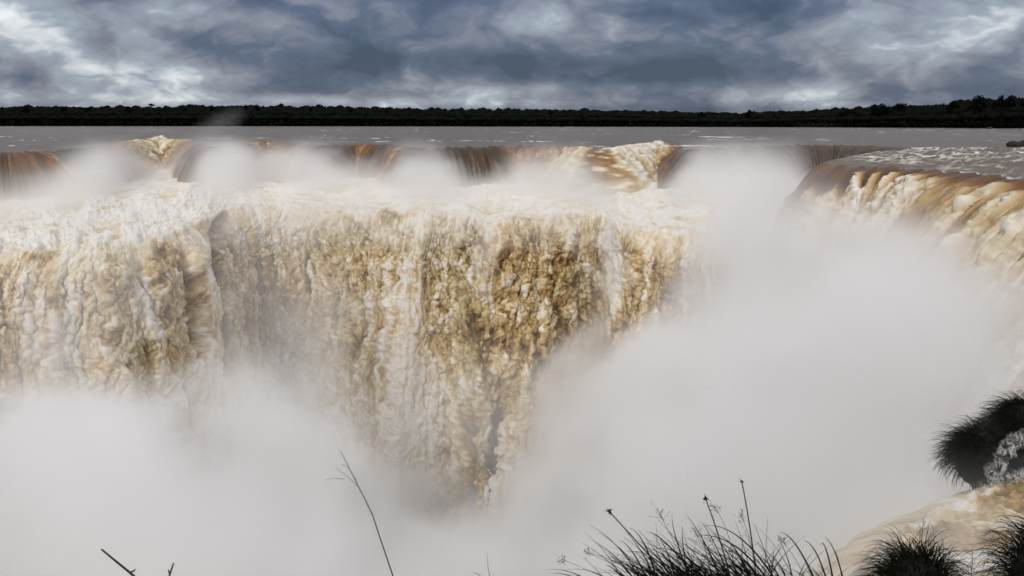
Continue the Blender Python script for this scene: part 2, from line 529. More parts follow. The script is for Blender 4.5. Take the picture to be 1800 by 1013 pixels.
# ------------------------------------------------------------------ lower shelf and the great central cascade
LIPP = np.array([(-420, 470), (-200, 455), (0, 440), (100, 436), (180, 430), (250, 418), (310, 402), (355, 385), (395, 366), (440, 360), (500, 358), (570, 362), (640, 368),
                 (720, 372), (780, 371), (820, 372), (855, 388), (890, 384), (960, 380), (1010, 374), (1060, 372), (1090, 392), (1130, 402), (1200, 402), (1300, 402), (1460, 405)], float)
c2 = np.concatenate([np.linspace(-420, -30, 130, endpoint=False), np.linspace(-30, 1290, 1060, endpoint=False), np.linspace(1290, 1460, 60)])
lip2 = on_z(c2, smooth(np.interp(c2, LIPP[:, 0], LIPP[:, 1]), 25), ZS)
lpx, lpy = lip2[:, 0], lip2[:, 1]
foot_r = np.interp(c2, ccol, np.hypot(clip_[:, 0], clip_[:, 1])) - 3.0
ang = np.arctan2(lpx, lpy)
lr = np.hypot(lpx, lpy)
# shelf rows, from under the far curtain to the lip
ks = np.linspace(0, 1, 230)
rs = foot_r[:, None] + (lr - foot_r)[:, None] * ks
SX, SY = np.sin(ang)[:, None] * rs, np.cos(ang)[:, None] * rs
SZ = ZS + 1.2 * (1 - sstep(0, 60, rs - lr[:, None])) * 0 + 0.9 * sstep(4, 60, rs - lr[:, None])
tn = np.gradient(np.stack([smooth(lpx, 301), smooth(lpy, 301)], -1), axis=0)
n2d = np.stack([tn[:, 1], -tn[:, 0]], -1)
n2d /= np.linalg.norm(n2d, axis=1, keepdims=True)
n2d = n2d * 0.4 + np.array([0, -0.6])
n2d /= np.linalg.norm(n2d, axis=1, keepdims=True)
dc = np.linspace(0, 1, 560) ** 1.12 * 64
tau = np.sqrt(2 * dc / 9.8)
v0 = 4.2 + 2.0 * gauss(c2, 0, 260)
CX = lpx[:, None] + n2d[:, 0:1] * v0[:, None] * tau
CY = lpy[:, None] + n2d[:, 1:2] * v0[:, None] * tau
CZ = ZS - dc[None] + 0 * CX
GX, GY, GZ = (np.concatenate([a, b[:, 1:]], 1) for a, b in ((SX, CX), (SY, CY), (SZ, CZ)))
base = np.stack([GX, GY, GZ], -1).astype(np.float32)
nsx, ntot = len(c2), base.shape[1]
# flow coordinates in metres
ts = np.concatenate([-(rs - lr[:, None]), (dc[None, 1:] + 0.6 * v0[:, None] * tau[1:])], 1).astype(np.float32)
ss = np.concatenate([0 * GX[:1], np.cumsum(np.hypot(np.diff(GX, axis=0), 0.6 * np.diff(GY, axis=0)), axis=0)], 0).astype(np.float32)
cc = (c2[:, None] + 0 * ts).astype(np.float32)
wob = 14 * fbm(ts / 12, cc / 300, 40.0, 3)                # columns wander as they fall
cw = cc + wob * sstep(0, 8, ts)
fall = sstep(-1.5, 5, ts)                                 # 0 on the shelf, 1 on the falling face
left = 1 - sstep(180, 420, cc)                            # bigger, paler puffs on the left
wx = ss + 0.9 * fbm(ss / 3.5, ts / 4.5, 41, 3) + 0.35 * perlin(ss / .9, ts / .9, 42)
wy = ts + 0.9 * fbm(ss / 3.5, ts / 4.5, 47, 3) + 0.35 * perlin(ss / .9, ts / .9, 48)
a1, b1 = worley(wx / 3.6, wy / 10, 6)
a2, b2 = worley(wx / 1.5 + 3, wy / 4.2, 7)
a3, b3 = worley(wx / 0.75 + 3, wy / 1.7, 8)
a4, b4 = worley(wx / 0.40 + 3, wy / 0.75, 9)
a5, _ = worley(wx / 1.8 + 7, wy / 4.6, 2)
a6, _ = worley(wx / 3.2 + 7, wy / 6.0, 5)
pf = lambda a: np.sqrt(np.clip(1 - (a * 0.95) ** 2, 0, 1))
L1, L2, L3, L4, LB = pf(a1), pf(a2), pf(a3), pf(a4), pf(a5)
butt = fbm(cw / 95, ts / 60, 43, 3, 0.55)
streams = np.clip(sum(gauss(cw, c, w) * a * sstep(t0 - 4, t0 + 2, ts) * (1 - sstep(t1 - 6, t1 + 4, ts)) for c, w, a, t0, t1 in
              [(742, 22, .9, 0, 70), (715, 30, .45, 20, 70), (775, 26, .4, 25, 70), (862, 13, .8, -4, 14), (1083, 13, .7, -4, 16), (575, 7, .5, 2, 26), (235, 22, .4, 0, 20), (320, 22, .6, 4, 30),
               (100, 40, .35, 4, 40), (640, 30, .25, 30, 60), (205, 18, .35, 8, 40), (450, 9, .35, 0, 12)]), 0, 1)
cv_ = cc + .35 * wob
crev = np.clip(sum(gauss(cv_, np.interp(ts, tcs, ccs), w) * a * sstep(t0 - 1, t0 + 2.5, ts) * (1 - sstep(t1 - 4, t1 + 3, ts)) for tcs, ccs, w, a, t0, t1 in
              [([0, 8, 22], [392, 355, 346], 11, 1.4, 0, 26), ([30, 48], [845, 842], 11, 1.3, 29, 52), ([4, 20], [300, 296], 6, .6, 4, 20), ([0, 20], [570, 574], 4, .5, 8, 30),
               ([2, 14], [838, 820], 5, .35, 3, 16), ([30, 40], [225, 225], 14, .5, 26, 40)]), 0, 1.4)
amp = 0.05 + 0.95 * sstep(0, 7, ts)
shelf = 1 - fall
ridge = fbm(cc / 40, ts / 22, 51, 4, 0.55)
boil = fbm(ss / 2.4, ts / 3.6, 53, 4, 0.55)
chop = fbm(ss / 0.9, ts / 1.6, 54, 3, 0.55)
rag = fbm(wx / 1.2, wy / 3.2, 49, 4, 0.6)
lumpy = sstep(-.25, .45, fbm(cw / 110, ts / 16, 66, 3))
str1 = fbm(cw / 17, ts / 26, 67, 4, 0.6)
calm = 1 - 0.6 * streams
rag2 = fbm(wx / 0.5, wy / 1.2, 50, 3, 0.6)
rope = fbm(cw / 26, ts / 26, 44, 3, 0.55)
def push(Q, d):
    N = normals(Q)
    if N[:, -50:, 1].mean() > 0:
        N = -N
    return Q + N.astype(np.float32) * d[..., None].astype(np.float32)
Pd = push(base, amp * (2.4 * butt + 0.6 * streams + ((.6 - .3 * left) * (L1 - .6) + 0.8 * left * (pf(a6) - .6)) * calm + 0.6 * rope) - 4.0 * np.minimum(crev, .75) * sstep(0, 4, ts)
          + shelf * (0.60 * ridge + 0.26 * boil + 0.10 * chop) * sstep(-70, -55, -np.abs(ts)).clip(0.35, 1))
Pd = push(Pd, amp * (0.42 * (L2 - .6) + 0.55 * rag + (.06 + .85 * lumpy ** 1.5) * (LB - .6)) * calm)
Pd = push(Pd, amp * (0.26 * (L3 - .6) + 0.20 * (L4 - .6) + 0.28 * rag2) * calm)
# foam on the flow, plus shade of hollows and crevices put into its colour
net = 1 - sstep(0.0, 0.07, b2 - a2)
net1 = 1 - sstep(0.0, 0.045, b1 - a1)
strand = sstep(0.82, 0.97, 1 - np.abs(fbm(cw / 13, ts / 16, 55, 3, 0.55)) * 1.6)
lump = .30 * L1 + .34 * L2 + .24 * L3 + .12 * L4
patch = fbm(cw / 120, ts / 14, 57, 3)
lz = (lump - lump.mean()) / lump.std()  # lump height: pale crests, with shade painted into the hollows
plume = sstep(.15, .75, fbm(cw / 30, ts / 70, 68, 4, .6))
f_fall = 0.46 + .10 * plume + 0.105 * lz + 0.22 * rag + 0.17 * rag2 + 0.19 * str1 + .20 * (LB - .8) * lumpy + 0.22 * patch + 0.0 * left + 0.42 * streams - 1.1 * np.clip(crev, 0, 1)  # last term paints the crevices dark, as shade inside them
strand2 = sstep(0.80, 0.97, 1 - np.abs(fbm(cw / 6.5 + 3, ts / 20, 56, 3, 0.55)) * 1.5)
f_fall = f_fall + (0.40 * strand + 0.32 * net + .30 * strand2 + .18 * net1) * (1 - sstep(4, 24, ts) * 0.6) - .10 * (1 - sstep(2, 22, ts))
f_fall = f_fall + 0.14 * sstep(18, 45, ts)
tear = fbm(cc / 55, ts / 7, 59, 4, 0.6)
f_shelf = 0.98 + 0.20 * tear + 0.14 * ridge + 0.16 * chop - 0.22 * sstep(0.2, 0.7, -fbm(cc / 28, ts / 3.0, 61, 3))
edgeb = sstep(-2.5, 9, ts + 7.0 * tear)
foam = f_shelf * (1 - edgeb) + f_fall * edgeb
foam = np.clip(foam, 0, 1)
js = len(ks) - 1
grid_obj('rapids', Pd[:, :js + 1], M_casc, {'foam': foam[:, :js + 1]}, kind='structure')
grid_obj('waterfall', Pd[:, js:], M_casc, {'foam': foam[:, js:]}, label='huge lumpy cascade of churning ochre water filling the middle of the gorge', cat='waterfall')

# ------------------------------------------------------------------ gorge floor and the near cliff
gx, gy = np.meshgrid(np.linspace(-260, 260, 60), np.linspace(-20, 260, 40), indexing='ij')
grid_obj('plunge_pool', np.stack([gx, gy, -76 + 0.8 * fbm(gx / 9, gy / 9, 3, 3)], -1), M_casc, {'foam': 0 * gx + 0.9}, kind='structure')

# ------------------------------------------------------------------ far shore: forest
def shore(c):
    return np.interp(c, [-700, 0, 500, 900, 1300, 1800, 2600], [1900, 1560, 1330, 1150, 1060, 900, 800])


def treetop(c):
    return np.interp(c, [-700, 0, 60, 120, 180, 260, 300, 380, 460, 540, 620, 700, 740, 830, 900, 980, 1060, 1140, 1220, 1290, 1340, 1420, 1480, 1540, 1580, 1640, 1700, 1760, 1820, 2600],
                     [188, 192, 190, 189, 189, 189, 188, 187, 185, 186, 187, 189, 190, 190, 190, 191, 192, 194, 196, 198, 196, 193, 190, 187, 188, 185, 179, 177, 178, 176])


def leaf_clumps(cx, cy, cz, rx, rz, n, size):
    """little bent leaf sprays through an uneven crown; arrays of crowns"""
    cx, cy, cz, rx, rz, size = (np.repeat(np.atleast_1d(a).astype(float), n) for a in np.broadcast_arrays(cx, cy, cz, rx, rz, size))
    m = len(cx)
    d = rng.normal(size=(m, 3))
    d /= np.linalg.norm(d, axis=1, keepdims=True)
    rad = rng.random(m) ** 0.45
    c = np.stack([cx, cy, cz], -1) + d * rad[:, None] * np.stack([rx, rx, rz], -1)
    u = rng.normal(size=(m, 3)); u /= np.linalg.norm(u, axis=1, keepdims=True)
    v = np.cross(u, rng.normal(size=(m, 3))); v /= np.linalg.norm(v, axis=1, keepdims=True)
    sz = (size * rng.uniform(0.5, 1.3, m))[:, None]
    a, b = u * sz, v * sz * 0.7
    q = np.stack([c - a, c - b * rng.uniform(.6, 1.2, (m, 1)), c + a, c + b], 1)
    return q.reshape(-1, 3), np.arange(m * 4).reshape(-1, 4)


# understorey bank: ground under the forest, one sheet behind the river
gc = np.linspace(-700, 2600, 300)
sr = shore(gc)
ga = np.arctan((gc - 900) / F)
kk = np.array([0, 6, 14, 60, 300, 1200, 5500], float)
GR = sr[:, None] + kk[None]
gz = ZR - 0.6 + np.array([0, 1.2, 2.0, 4, 8, 12, 14.])[None] + 0 * GR
grid_obj('ground', np.stack([np.sin(ga)[:, None] * GR, np.cos(ga)[:, None] * GR, gz], -1), M_soil, flip=True, kind='structure')

vs, fs, off = [], [], 0
nt = 0
for row, (dr, hfrac, step) in enumerate([(6, 0.55, 4.6), (16, 0.78, 5.0), (34, 0.92, 5.2), (60, 0.98, 5.6)]):
    c = np.arange(-690, 2590, step) + rng.uniform(-2, 2, len(np.arange(-690, 2590, step)))
    r = shore(c) + dr + rng.uniform(-5, 5, len(c))
    a = np.arctan((c - 900) / F)
    # crown top height so that the canopy line sits at the observed height
    top = on_y(900 + 0 * c, treetop(c), 1.0)[:, 2] * r + 0
    hgt = (top - ZR) * hfrac * np.where(rng.random(len(c)) < .12, rng.uniform(1.03, 1.13, len(c)), rng.uniform(0.94, 1.04, len(c)))
    rx = rng.uniform(5.5, 11, len(c)) * r / 1200
    rz = np.maximum(hgt * 0.27, 3.0)
    q, f = leaf_clumps(np.sin(a) * r, np.cos(a) * r, ZR + hgt - rz, rx, rz, 90, 1.05 * r / 1200)
    vs.append(q); fs.append(f + off); off += len(q)
    # dense inner crowns
    th = np.linspace(0, 2 * np.pi, 9)[:-1]
    ph = np.linspace(-.3 * np.pi, .5 * np.pi, 5)
    uu = np.stack([np.cos(th)[:, None] * np.cos(ph), np.sin(th)[:, None] * np.cos(ph), np.sin(ph) + 0 * th[:, None]], -1)
    jit = rng.uniform(.88, 1.06, (len(c), 8, 5, 1))
    vv = uu[None] * jit * np.stack([rx, rx, rz], -1)[:, None, None] * .92 + np.stack([np.sin(a) * r, np.cos(a) * r, ZR + hgt - rz], -1)[:, None, None]
    ii = np.arange(40).reshape(8, 5); jj = np.roll(ii, -1, axis=0)
    ff_ = np.stack([ii[:, :-1], jj[:, :-1], jj[:, 1:], ii[:, 1:]], -1).reshape(-1, 4)
    vs.append(vv.reshape(-1, 3)); fs.append((ff_[None] + (np.arange(len(c)) * 40)[:, None, None]).reshape(-1, 4) + off); off += len(c) * 40
    # shadowed lower storey
    q, f = leaf_clumps(np.sin(a) * r, np.cos(a) * r, ZR + hgt * 0.3, rx * 1.1, hgt * 0.36, 40, 2.8 * r / 1200)
    vs.append(q); fs.append(f + off); off += len(q)
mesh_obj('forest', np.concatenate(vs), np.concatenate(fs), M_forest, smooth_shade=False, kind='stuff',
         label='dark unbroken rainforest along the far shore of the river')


def tube(pts, radii, n=6):
    pts = np.asarray(pts, float); radii = np.asarray(radii, float)
    t = np.gradient(pts, axis=0)
    t /= np.maximum(np.linalg.norm(t, axis=1, keepdims=True), 1e-9)
    ref = np.array([0.31, 0.87, 0.38])
    a = np.cross(t, ref); a /= np.linalg.norm(a, axis=1, keepdims=True)
    b = np.cross(t, a)
    th = np.linspace(0, 2 * np.pi, n, endpoint=False)
    v = pts[:, None] + radii[:, None, None] * (np.cos(th)[None, :, None] * a[:, None] + np.sin(th)[None, :, None] * b[:, None])
    m = len(pts)
    i = np.arange(m * n).reshape(m, n)
    j = np.roll(i, -1, axis=1)
    f = np.stack([i[:-1], j[:-1], j[1:], i[1:]], -1).reshape(-1, 4)
    return v.reshape(-1, 3), f


def join(parts):
    v, f, o = [], [], 0
    for a, b in parts:
        v.append(a); f.append(b + o); o += len(a)
    return np.concatenate(v), np.concatenate(f)


def tree(c, top_py, width_px, crown_px, label, shape='dome'):
    r = shore(c) + 12
    a = math.atan((c - 900) / F)
    mpp = r / F
    x, y = math.sin(a) * r, math.cos(a) * r
    g = ZR + 0.8
    top = float(on_y(900, top_py, 1.0)[2]) * r
    cw_, ch = width_px * mpp / 2, crown_px * mpp / 2 * (1.0 if shape == 'mushroom' else 1.6)
    o = empty('tree', (x, y, g), label=label, cat='tree', group='tall trees standing above the far forest')
    zc = top - ch - g
    low = 0.0 if shape == 'mushroom' else 1.0
    limbs = [tube([(0, 0, -1), (0.2, 0, zc * .5), (-.1, .2, zc)], [cw_ * .09 + .25, cw_ * .06 + .2, .22])]
    for i in range(5):
        th = i * 1.257 + random.random()
        e = np.array([math.cos(th) * cw_ * .7, math.sin(th) * cw_ * .7, zc + random.uniform(-.2, .5) * ch])
        limbs.append(tube([(0, 0, zc * .72), e * [.5, .5, 1] * [1, 1, .88], e], [.25, .18, .08], 5))
    v, f = join(limbs)
    mesh_obj('trunk', v, f, M_bark, parent=o)
    q = []
    nb = 11
    for i in range(nb):
        th = i * 2.4
        rr_ = (i / nb) ** .6 * cw_ * .85
        dz = (-.35 if shape == 'dome' else -.1) * (rr_ / cw_) ** 2 * 2 * ch + random.uniform(-.3, .25) * ch
        q.append(leaf_clumps(math.cos(th) * rr_, math.sin(th) * rr_, zc + dz + .1 * ch, cw_ * random.uniform(.25, .42), ch * random.uniform(.3, .55), 80, 0.08 * cw_ + 0.4))
    if low:
        q.append(leaf_clumps(0, 0, zc - ch * 1.2, cw_ * .75, ch * 1.1, 200, 0.13 * cw_ + 0.5))
    v, f = join(q)
    mesh_obj('crown', v, f, M_forest, smooth_shade=False, parent=o)


for a in [(66, 188, 13, 9, 'low rounded treetop nearest the left end of the far forest'),
          (131, 188, 8, 7, 'tiny treetop alone between two broad crowns on the left far shore'),
          (172, 186, 14, 11, 'broad double crown rising above the left far forest'),
          (242, 186, 9, 8, 'small round treetop just left of the mushroom shaped tree'),
          (282, 184, 9, 5, 'mushroom shaped tree with a flat crown on a bare stem far left'),
          (386, 184, 9, 9, 'round treetop directly above the rising wisp of spray'),
          (443, 183, 11, 9, 'square topped crown left of the thin pointed treetop'),
          (462, 182, 6, 9, 'thin pointed treetop standing next to a square topped crown'),
          (554, 184, 6, 8, 'narrow upright treetop in the middle of the left half of the forest'),
          (623, 185, 10, 8, 'bushy treetop above the smooth reddish brown fall'),
          (684, 189, 8, 6, 'small crown just right of the reddish brown fall'),
          (966, 190, 8, 6, 'lone knob of a treetop near the centre of the far forest'),
          (1226, 194, 13, 8, 'low domed tree left of the lone round bush topped tree'),
          (1307, 190, 13, 11, 'lone round tree standing clear above the lowest stretch of forest'),
          (1475, 188, 34, 14, 'wide low crown sloping up to the big umbrella shaped tree'),
          (1535, 178, 30, 18, 'big domed crown of the umbrella shaped tree on the right far shore'),
          (1566, 178, 22, 15, 'flat topped crown touching the big umbrella shaped tree'),
          (1658, 177, 16, 12, 'rounded crown on the slope left of the tallest trees'),
          (1700, 169, 32, 20, 'tall wide crown left of the notch in the right hand skyline'),
          (1738, 168, 20, 20, 'tallest tree, just right of the notch in the right hand skyline'),
          (1756, 170, 12, 14, 'small crown wedged between the two tallest right hand trees'),
          (1784, 170, 18, 16, 'rounded tall crown close to the right end of the far forest')]:
    tree(*a, shape='mushroom' if 'mushroom shaped tree with' in a[4] else 'dome')

# ------------------------------------------------------------------ rocks
def rock(px, py, z, w, d, h, label, seed, group=None, mat=None, name='rock', cat='rock'):
    p = on_z(px, py, z)
    n, m = 26, 16
    th = np.linspace(0, 2 * np.pi, n, endpoint=False)[:, None]
    ph = np.linspace(-0.35 * np.pi, 0.5 * np.pi, m)[None]
    ux, uy, uz = np.cos(th) * np.cos(ph), np.sin(th) * np.cos(ph), np.sin(ph) + 0 * th
    k = 1 + 0.45 * fbm(ux * 1.3 + seed, uy * 1.3, uz * 1.3, 4, 0.55)
    v = np.stack([ux * k * w / 2, uy * k * d / 2, uz * k * h], -1)
    i = np.arange(n * m).reshape(n, m)
    j = np.roll(i, -1, axis=0)
    f = np.stack([i[:, :-1], j[:, :-1], j[:, 1:], i[:, 1:]], -1).reshape(-1, 4)
    o = mesh_obj(name, v.reshape(-1, 3), f, mat or M_rock, label=label, cat=cat, group=group)
    o.location = [float(q) for q in p]
    return o


rock(1792, 259, ZR - .2, 4.6, 3, 1.5, 'black jagged rock in the rapids above the right hand bend', 5.7)
rock(342, 220.4, ZR, 34, 12, 2.5, 'low dark islet in the river below the left far forest', 8.8, cat='islet', name='islet')
rock(1739, 226, ZR, 5, 4, 1.6, 'tiny dark islet just off the right far shore', 9.9, cat='islet', name='islet')

# ------------------------------------------------------------------ near bank, stream and its plants
ZB = -6.3
bl = np.array([(1770, 856), (1705, 878), (1632, 910), (1572, 944), (1530, 984), (1502, 1042), (1465, 1130)], float)
bw = on_z(bl[:, 0], bl[:, 1], ZB)
dl = np.r_[0, np.cumsum(np.linalg.norm(np.diff(bw[:, :2], axis=0), axis=1))]
sl = np.linspace(0, dl[-1], 220)
lx, ly = smooth(np.interp(sl, dl, bw[:, 0]), 31), smooth(np.interp(sl, dl, bw[:, 1]), 31)
k = np.linspace(0, 1, 200) ** 1.2
X = lx[:, None] + (16 - lx)[:, None] * k
Y = ly[:, None] + (np.interp(sl, [0, dl[-1]], [16.5, 5.0]) - ly)[:, None] * k
b1_ = fbm(X / 0.9, Y / 0.9, 71, 5, 0.55)
wq, _ = worley(X / .42 + .3 * b1_, Y / .36, 3)
wr, _ = worley(X / .17, Y / .15, 4)
Z = ZB + 0.03 * b1_ + 0.08 * fbm(X / 0.3, Y / 0.3, 73, 3) + 0.08 * (1 - wq) + .06 * (1 - wr) + .05 * fbm(X / .13, Y / .1, 78, 3, .6)
sf = 0.93 + 0.24 * fbm(X / .16, Y / .12, 76, 3, .6) + 0.20 * fbm(X / 0.8, Y / 0.5, 75, 4) - 0.60 * sstep(0.05, 0.6, fbm(X / 2.2, Y / 1.0, 77, 3) + 0.55 * gauss(np.hypot(X - lx[:, None], Y - ly[:, None]), 0.9, 0.7))
grid_obj('stream', np.stack([X, Y, Z], -1), M_casc, {'foam': np.clip(sf, 0, 1)}, flip=False, kind='structure')
tn = np.gradient(np.stack([lx, ly], -1), axis=0)
nn = np.stack([tn[:, 1], -tn[:, 0]], -1); nn /= np.linalg.norm(nn, axis=1, keepdims=True)
drop = np.linspace(0, 1, 160) ** 1.4 * 20
tau = np.sqrt(2 * drop / 9.8)
base = np.stack([lx[:, None] + nn[:, 0:1] * 2.2 * tau, ly[:, None] + nn[:, 1:2] * 2.2 * tau, ZB - drop[None] + 0 * lx[:, None]], -1)
S, Tt = sl[:, None] + 0 * drop, drop[None] + 0 * sl[:, None]
wa, _ = worley(S / 0.5, Tt / 0.9, 4)
N = normals(base)
sgn = np.sign((N[..., :2] * nn[:, None]).sum(-1).mean())
base = base + N * sgn * (0.25 * (1 - wa) * sstep(0, 1, Tt))[..., None]
base[:, 0, 2] = Z[:, 0]
grid_obj('waterfall', base, M_casc, {'foam': np.clip(0.35 + 0.4 * fbm(S / 0.5, Tt / 3, 79, 3) + 0.5 * (1 - wa), 0, 1)},
         label='small yellowish fall tipping off the near stream beside the grass tussocks', cat='waterfall')

# bank under the plants (below the picture), falling away as a cliff
bx = np.linspace(-16, 22, 120)
prof = np.array([(-4, -1.7), (-1, -1.72), (1, -2.1), (2.5, -3.1), (4, -3.9), (5.4, -4.7), (6.3, -6.0), (6.7, -9), (7.0, -20), (8, -45), (12, -76)])
t_ = np.linspace(0, 1, 90)
pd = np.r_[0, np.cumsum(np.hypot(*np.diff(prof, axis=0).T))]
tt_ = np.interp(t_, [0, .6, 1], [0, pd[6], pd[-1]])
py_, pz_ = np.interp(tt_, pd, prof[:, 0]), np.interp(tt_, pd, prof[:, 1])
BX = bx[:, None] + 0 * py_
BY = py_[None] + 0.4 * fbm(BX / 2, py_[None] / 2, 81, 3) * sstep(2, 5, py_)[None]
BZ = pz_[None] + 0.22 * fbm(BX / 1.5, py_[None] / 1.5, pz_[None] / 3 + 83, 4) - 0.9 * sstep(2.4, 4.5, BX) * sstep(1, 4, BY)
grid_obj('riverbank', np.stack([BX, BY, BZ], -1), M_soil, flip=False, kind='structure')


def blade_strip(pts, w, side):
    """tapered bent blade with a folded midrib"""
    pts = np.asarray(pts, float)
    n = len(pts)
    t = np.linspace(0, 1, n)
    ww = w * np.clip(1.15 - t, 0.08, 1) * np.minimum(1, 0.55 + 2 * t)
    a = pts - side * ww[:, None]
    b = pts + side * ww[:, None]
    v = np.concatenate([a, b])
    i = np.arange(n - 1)
    return v, np.stack([i, i + 1, n + i + 1, n + i], -1)


def arc(p0, az_, el0, length, bend, n=7, sidebend=0.0):
    """arching blade centre line: starts at elevation el0, bends down by bend radians"""
    pts = [np.array(p0, float)]
    for i in range(n - 1):
        k_ = (i + .5) / (n - 1)
        el = el0 - bend * k_ ** 1.3
        aa = az_ + sidebend * k_
        pts.append(pts[-1] + np.array([math.cos(el) * math.cos(aa), math.cos(el) * math.sin(aa), math.sin(el)]) * length / (n - 1))
    return np.array(pts)


def tussock(center, rx, rz, n, L, label, group, seed, w=.005, el=(.2, 1.2), bend=(1.6, 2.6), ry=None):
    """a mound of old roots with long blades growing from all over it and drooping outwards"""
    rs_ = np.random.default_rng(seed)
    ry = ry or rx
    o = empty('grass_tussock', center, label=label, cat='grass tussock', group=group)
    q = []
    for i in range(n):
        th = rs_.uniform(0, 2 * np.pi)
        ph = math.asin(rs_.uniform(-.25, 1))
        az_ = th + rs_.normal(0, .45)
        p0 = np.array([math.cos(th) * math.cos(ph) * rx, math.sin(th) * math.cos(ph) * ry, math.sin(ph) * rz]) * .93
        el0 = rs_.uniform(*el) + .35 * max(ph, 0)
        pts = arc(p0, az_, el0, L * rs_.uniform(.45, 1.35), rs_.uniform(*bend), 8, rs_.normal(0, .4))
        sd_ = np.array([-math.sin(az_) + rs_.normal() * .5, math.cos(az_) * .5, rs_.normal() * .4])
        sd_ /= np.linalg.norm(sd_)
        q.append(blade_strip(pts, w * rs_.uniform(.6, 1.2), sd_))
    v, f = join(q)
    mesh_obj('grass_blade', v, f, M_blade, kind='stuff', parent=o)
    nn_, mm = 28, 14
    th = np.linspace(0, 2 * np.pi, nn_, endpoint=False)[:, None]
    ph = np.linspace(-0.5 * np.pi, 0.5 * np.pi, mm)[None]
    ux, uy, uz = np.cos(th) * np.cos(ph), np.sin(th) * np.cos(ph), np.sin(ph) + 0 * th
    kk_ = 0.97 + 0.12 * fbm(ux * 1.6 + seed, uy * 1.6, uz * 1.6, 3)
    vv = np.stack([ux * kk_ * rx, uy * kk_ * ry, uz * kk_ * rz], -1)
    i = np.arange(nn_ * mm).reshape(nn_, mm); j = np.roll(i, -1, axis=0)
    mesh_obj('root_mat', vv.reshape(-1, 3), np.stack([i[:, :-1], j[:, :-1], j[:, 1:], i[:, 1:]], -1).reshape(-1, 4), M_root, parent=o)
    return o


gt = 'grass tussocks on the near bank'
# two tussocks on the bank at lower right
c = on_y(1612, 1052, 6.6); tussock(c, .29, .40, 2000, .36, 'rounded drooping grass tussock at the bottom edge in front of the yellowish fall', gt, 11, w=.0042)
c = on_y(1850, 1030, 6.3); tussock(c, .34, .42, 2000, .42, 'grass tussock cut by the right edge below the hanging clump', gt, 12, w=.0042)

# ledge with the hanging clumps
rock(1800, 836, ZB - 0.55, 2.3, 1.6, .62, 'black wet ledge carrying the hanging clumps above the near stream', 4.4, cat='rock ledge', name='rock_ledge')
c = on_y(1718, 806, 14.0); tussock(c, .37, .52, 3600, .46, 'large hanging grass clump on the black ledge, drooping towards the spray', gt, 13, w=.007, el=(-.5, .5), bend=(.9, 1.7))
c = on_y(1812, 752, 14.6); tussock(c, .60, .50, 2800, .46, 'upper grass clump on the black ledge at the right edge', gt, 14, w=.007, el=(-.2, .8), bend=(1.4, 2.2))
c = on_y(1768, 782, 14.6); tussock(c, .62, .44, 2200, .42, 'dark grass clump joining the large hanging clump to the upper one', gt, 16, w=.007, el=(-.2, .7), bend=(1.4, 2.2))
c = on_y(1800, 812, 14.0); tussock(c, .55, .26, 1900, .30, 'low grass clump under the trickle on the black ledge', gt, 15, w=.007, el=(-.4, .4), bend=(1.0, 1.8))
# trickle of water over the ledge
M_veil, t, bsdf = material('thin_water_veil')
co = t.n('ShaderNodeTexCoord').outputs['Object']
nz = t.noise(t.v('MULTIPLY', co, (1, 1, .6)), 9.0, 6, 0.68, 0.8)
bsdf.inputs['Base Color'].default_value = (.55, .55, .54, 1)
bsdf.inputs['Roughness'].default_value = .6
at = t.n('ShaderNodeAttribute', attribute_name='foam')
t.put(bsdf.inputs['Alpha'], t.m('MULTIPLY', t.maprange(nz, .40, .66), at.outputs['Fac'], clamp=True))
tr = empty('trickle', on_y(1765, 800, 13.3), label='grey white trickle running down between the hanging grass clumps', cat='trickle')
for q_, (path, w0, w1) in enumerate([([(1830, 760, 13.5), (1800, 766, 13.35), (1776, 782, 13.25), (1760, 806, 13.2), (1746, 832, 13.15), (1734, 862, 13.2)], .20, .16),
                     ([(1830, 776, 13.5), (1806, 772, 13.4), (1786, 768, 13.4), (1770, 774, 13.35), (1762, 786, 13.3), (1756, 800, 13.3)], .13, .09),
                     ([(1840, 826, 13.3), (1815, 830, 13.2), (1795, 834, 13.15), (1775, 838, 13.1), (1760, 842, 13.1), (1748, 850, 13.1)], .12, .14)]):
    tp = np.array([on_y(*a_) for a_ in path])
    tpi = np.stack([np.interp(np.linspace(0, 5, 70), np.arange(6), tp[:, j]) for j in range(3)], -1)
    tpi = np.stack([smooth(tpi[:, j], 13) for j in range(3)], -1)
    wv = np.linspace(-1, 1, 22)
    dr_ = np.gradient(tpi, axis=0); dr_ /= np.linalg.norm(dr_, axis=1, keepdims=True)
    sdv = np.stack([-dr_[:, 2], 0 * dr_[:, 0], dr_[:, 0]], -1)
    Wd = np.linspace(w0, w1, 70) * (1 + .25 * fbm(np.arange(70) / 9, 0 * np.arange(70), q_, 2))
    G = tpi[:, None] + wv[None, :, None] * Wd[:, None, None] * sdv[:, None]
    fz = fbm(G[..., 0] * 7, G[..., 2] * 7, 4.0 + q_, 4, .6)
    G[..., 1] -= 0.08 * (1 - wv[None] ** 2) + 0.10 * fz
    G = G - np.array(tr.location)
    grid_obj('water_veil', G, M_veil, {'foam': (1 - wv[None] ** 2) ** .6 * (.75 + .35 * fz) + 0 * Wd[:, None]}, parent=tr)


def grow(name, pts, r0, r1, mat, parent, n=5):
    pts = np.asarray(pts, float)
    m = len(pts)
    v, f = tube(pts, np.linspace(r0, r1, m), n)
    o = mesh_obj(name, v - np.array(parent.location), f, mat)
    o.parent = parent
    return o


def bez(a, b, c, n=9):
    t = np.linspace(0, 1, n)[:, None]
    return (1 - t) ** 2 * np.asarray(a) + 2 * t * (1 - t) * np.asarray(b) + t * t * np.asarray(c)


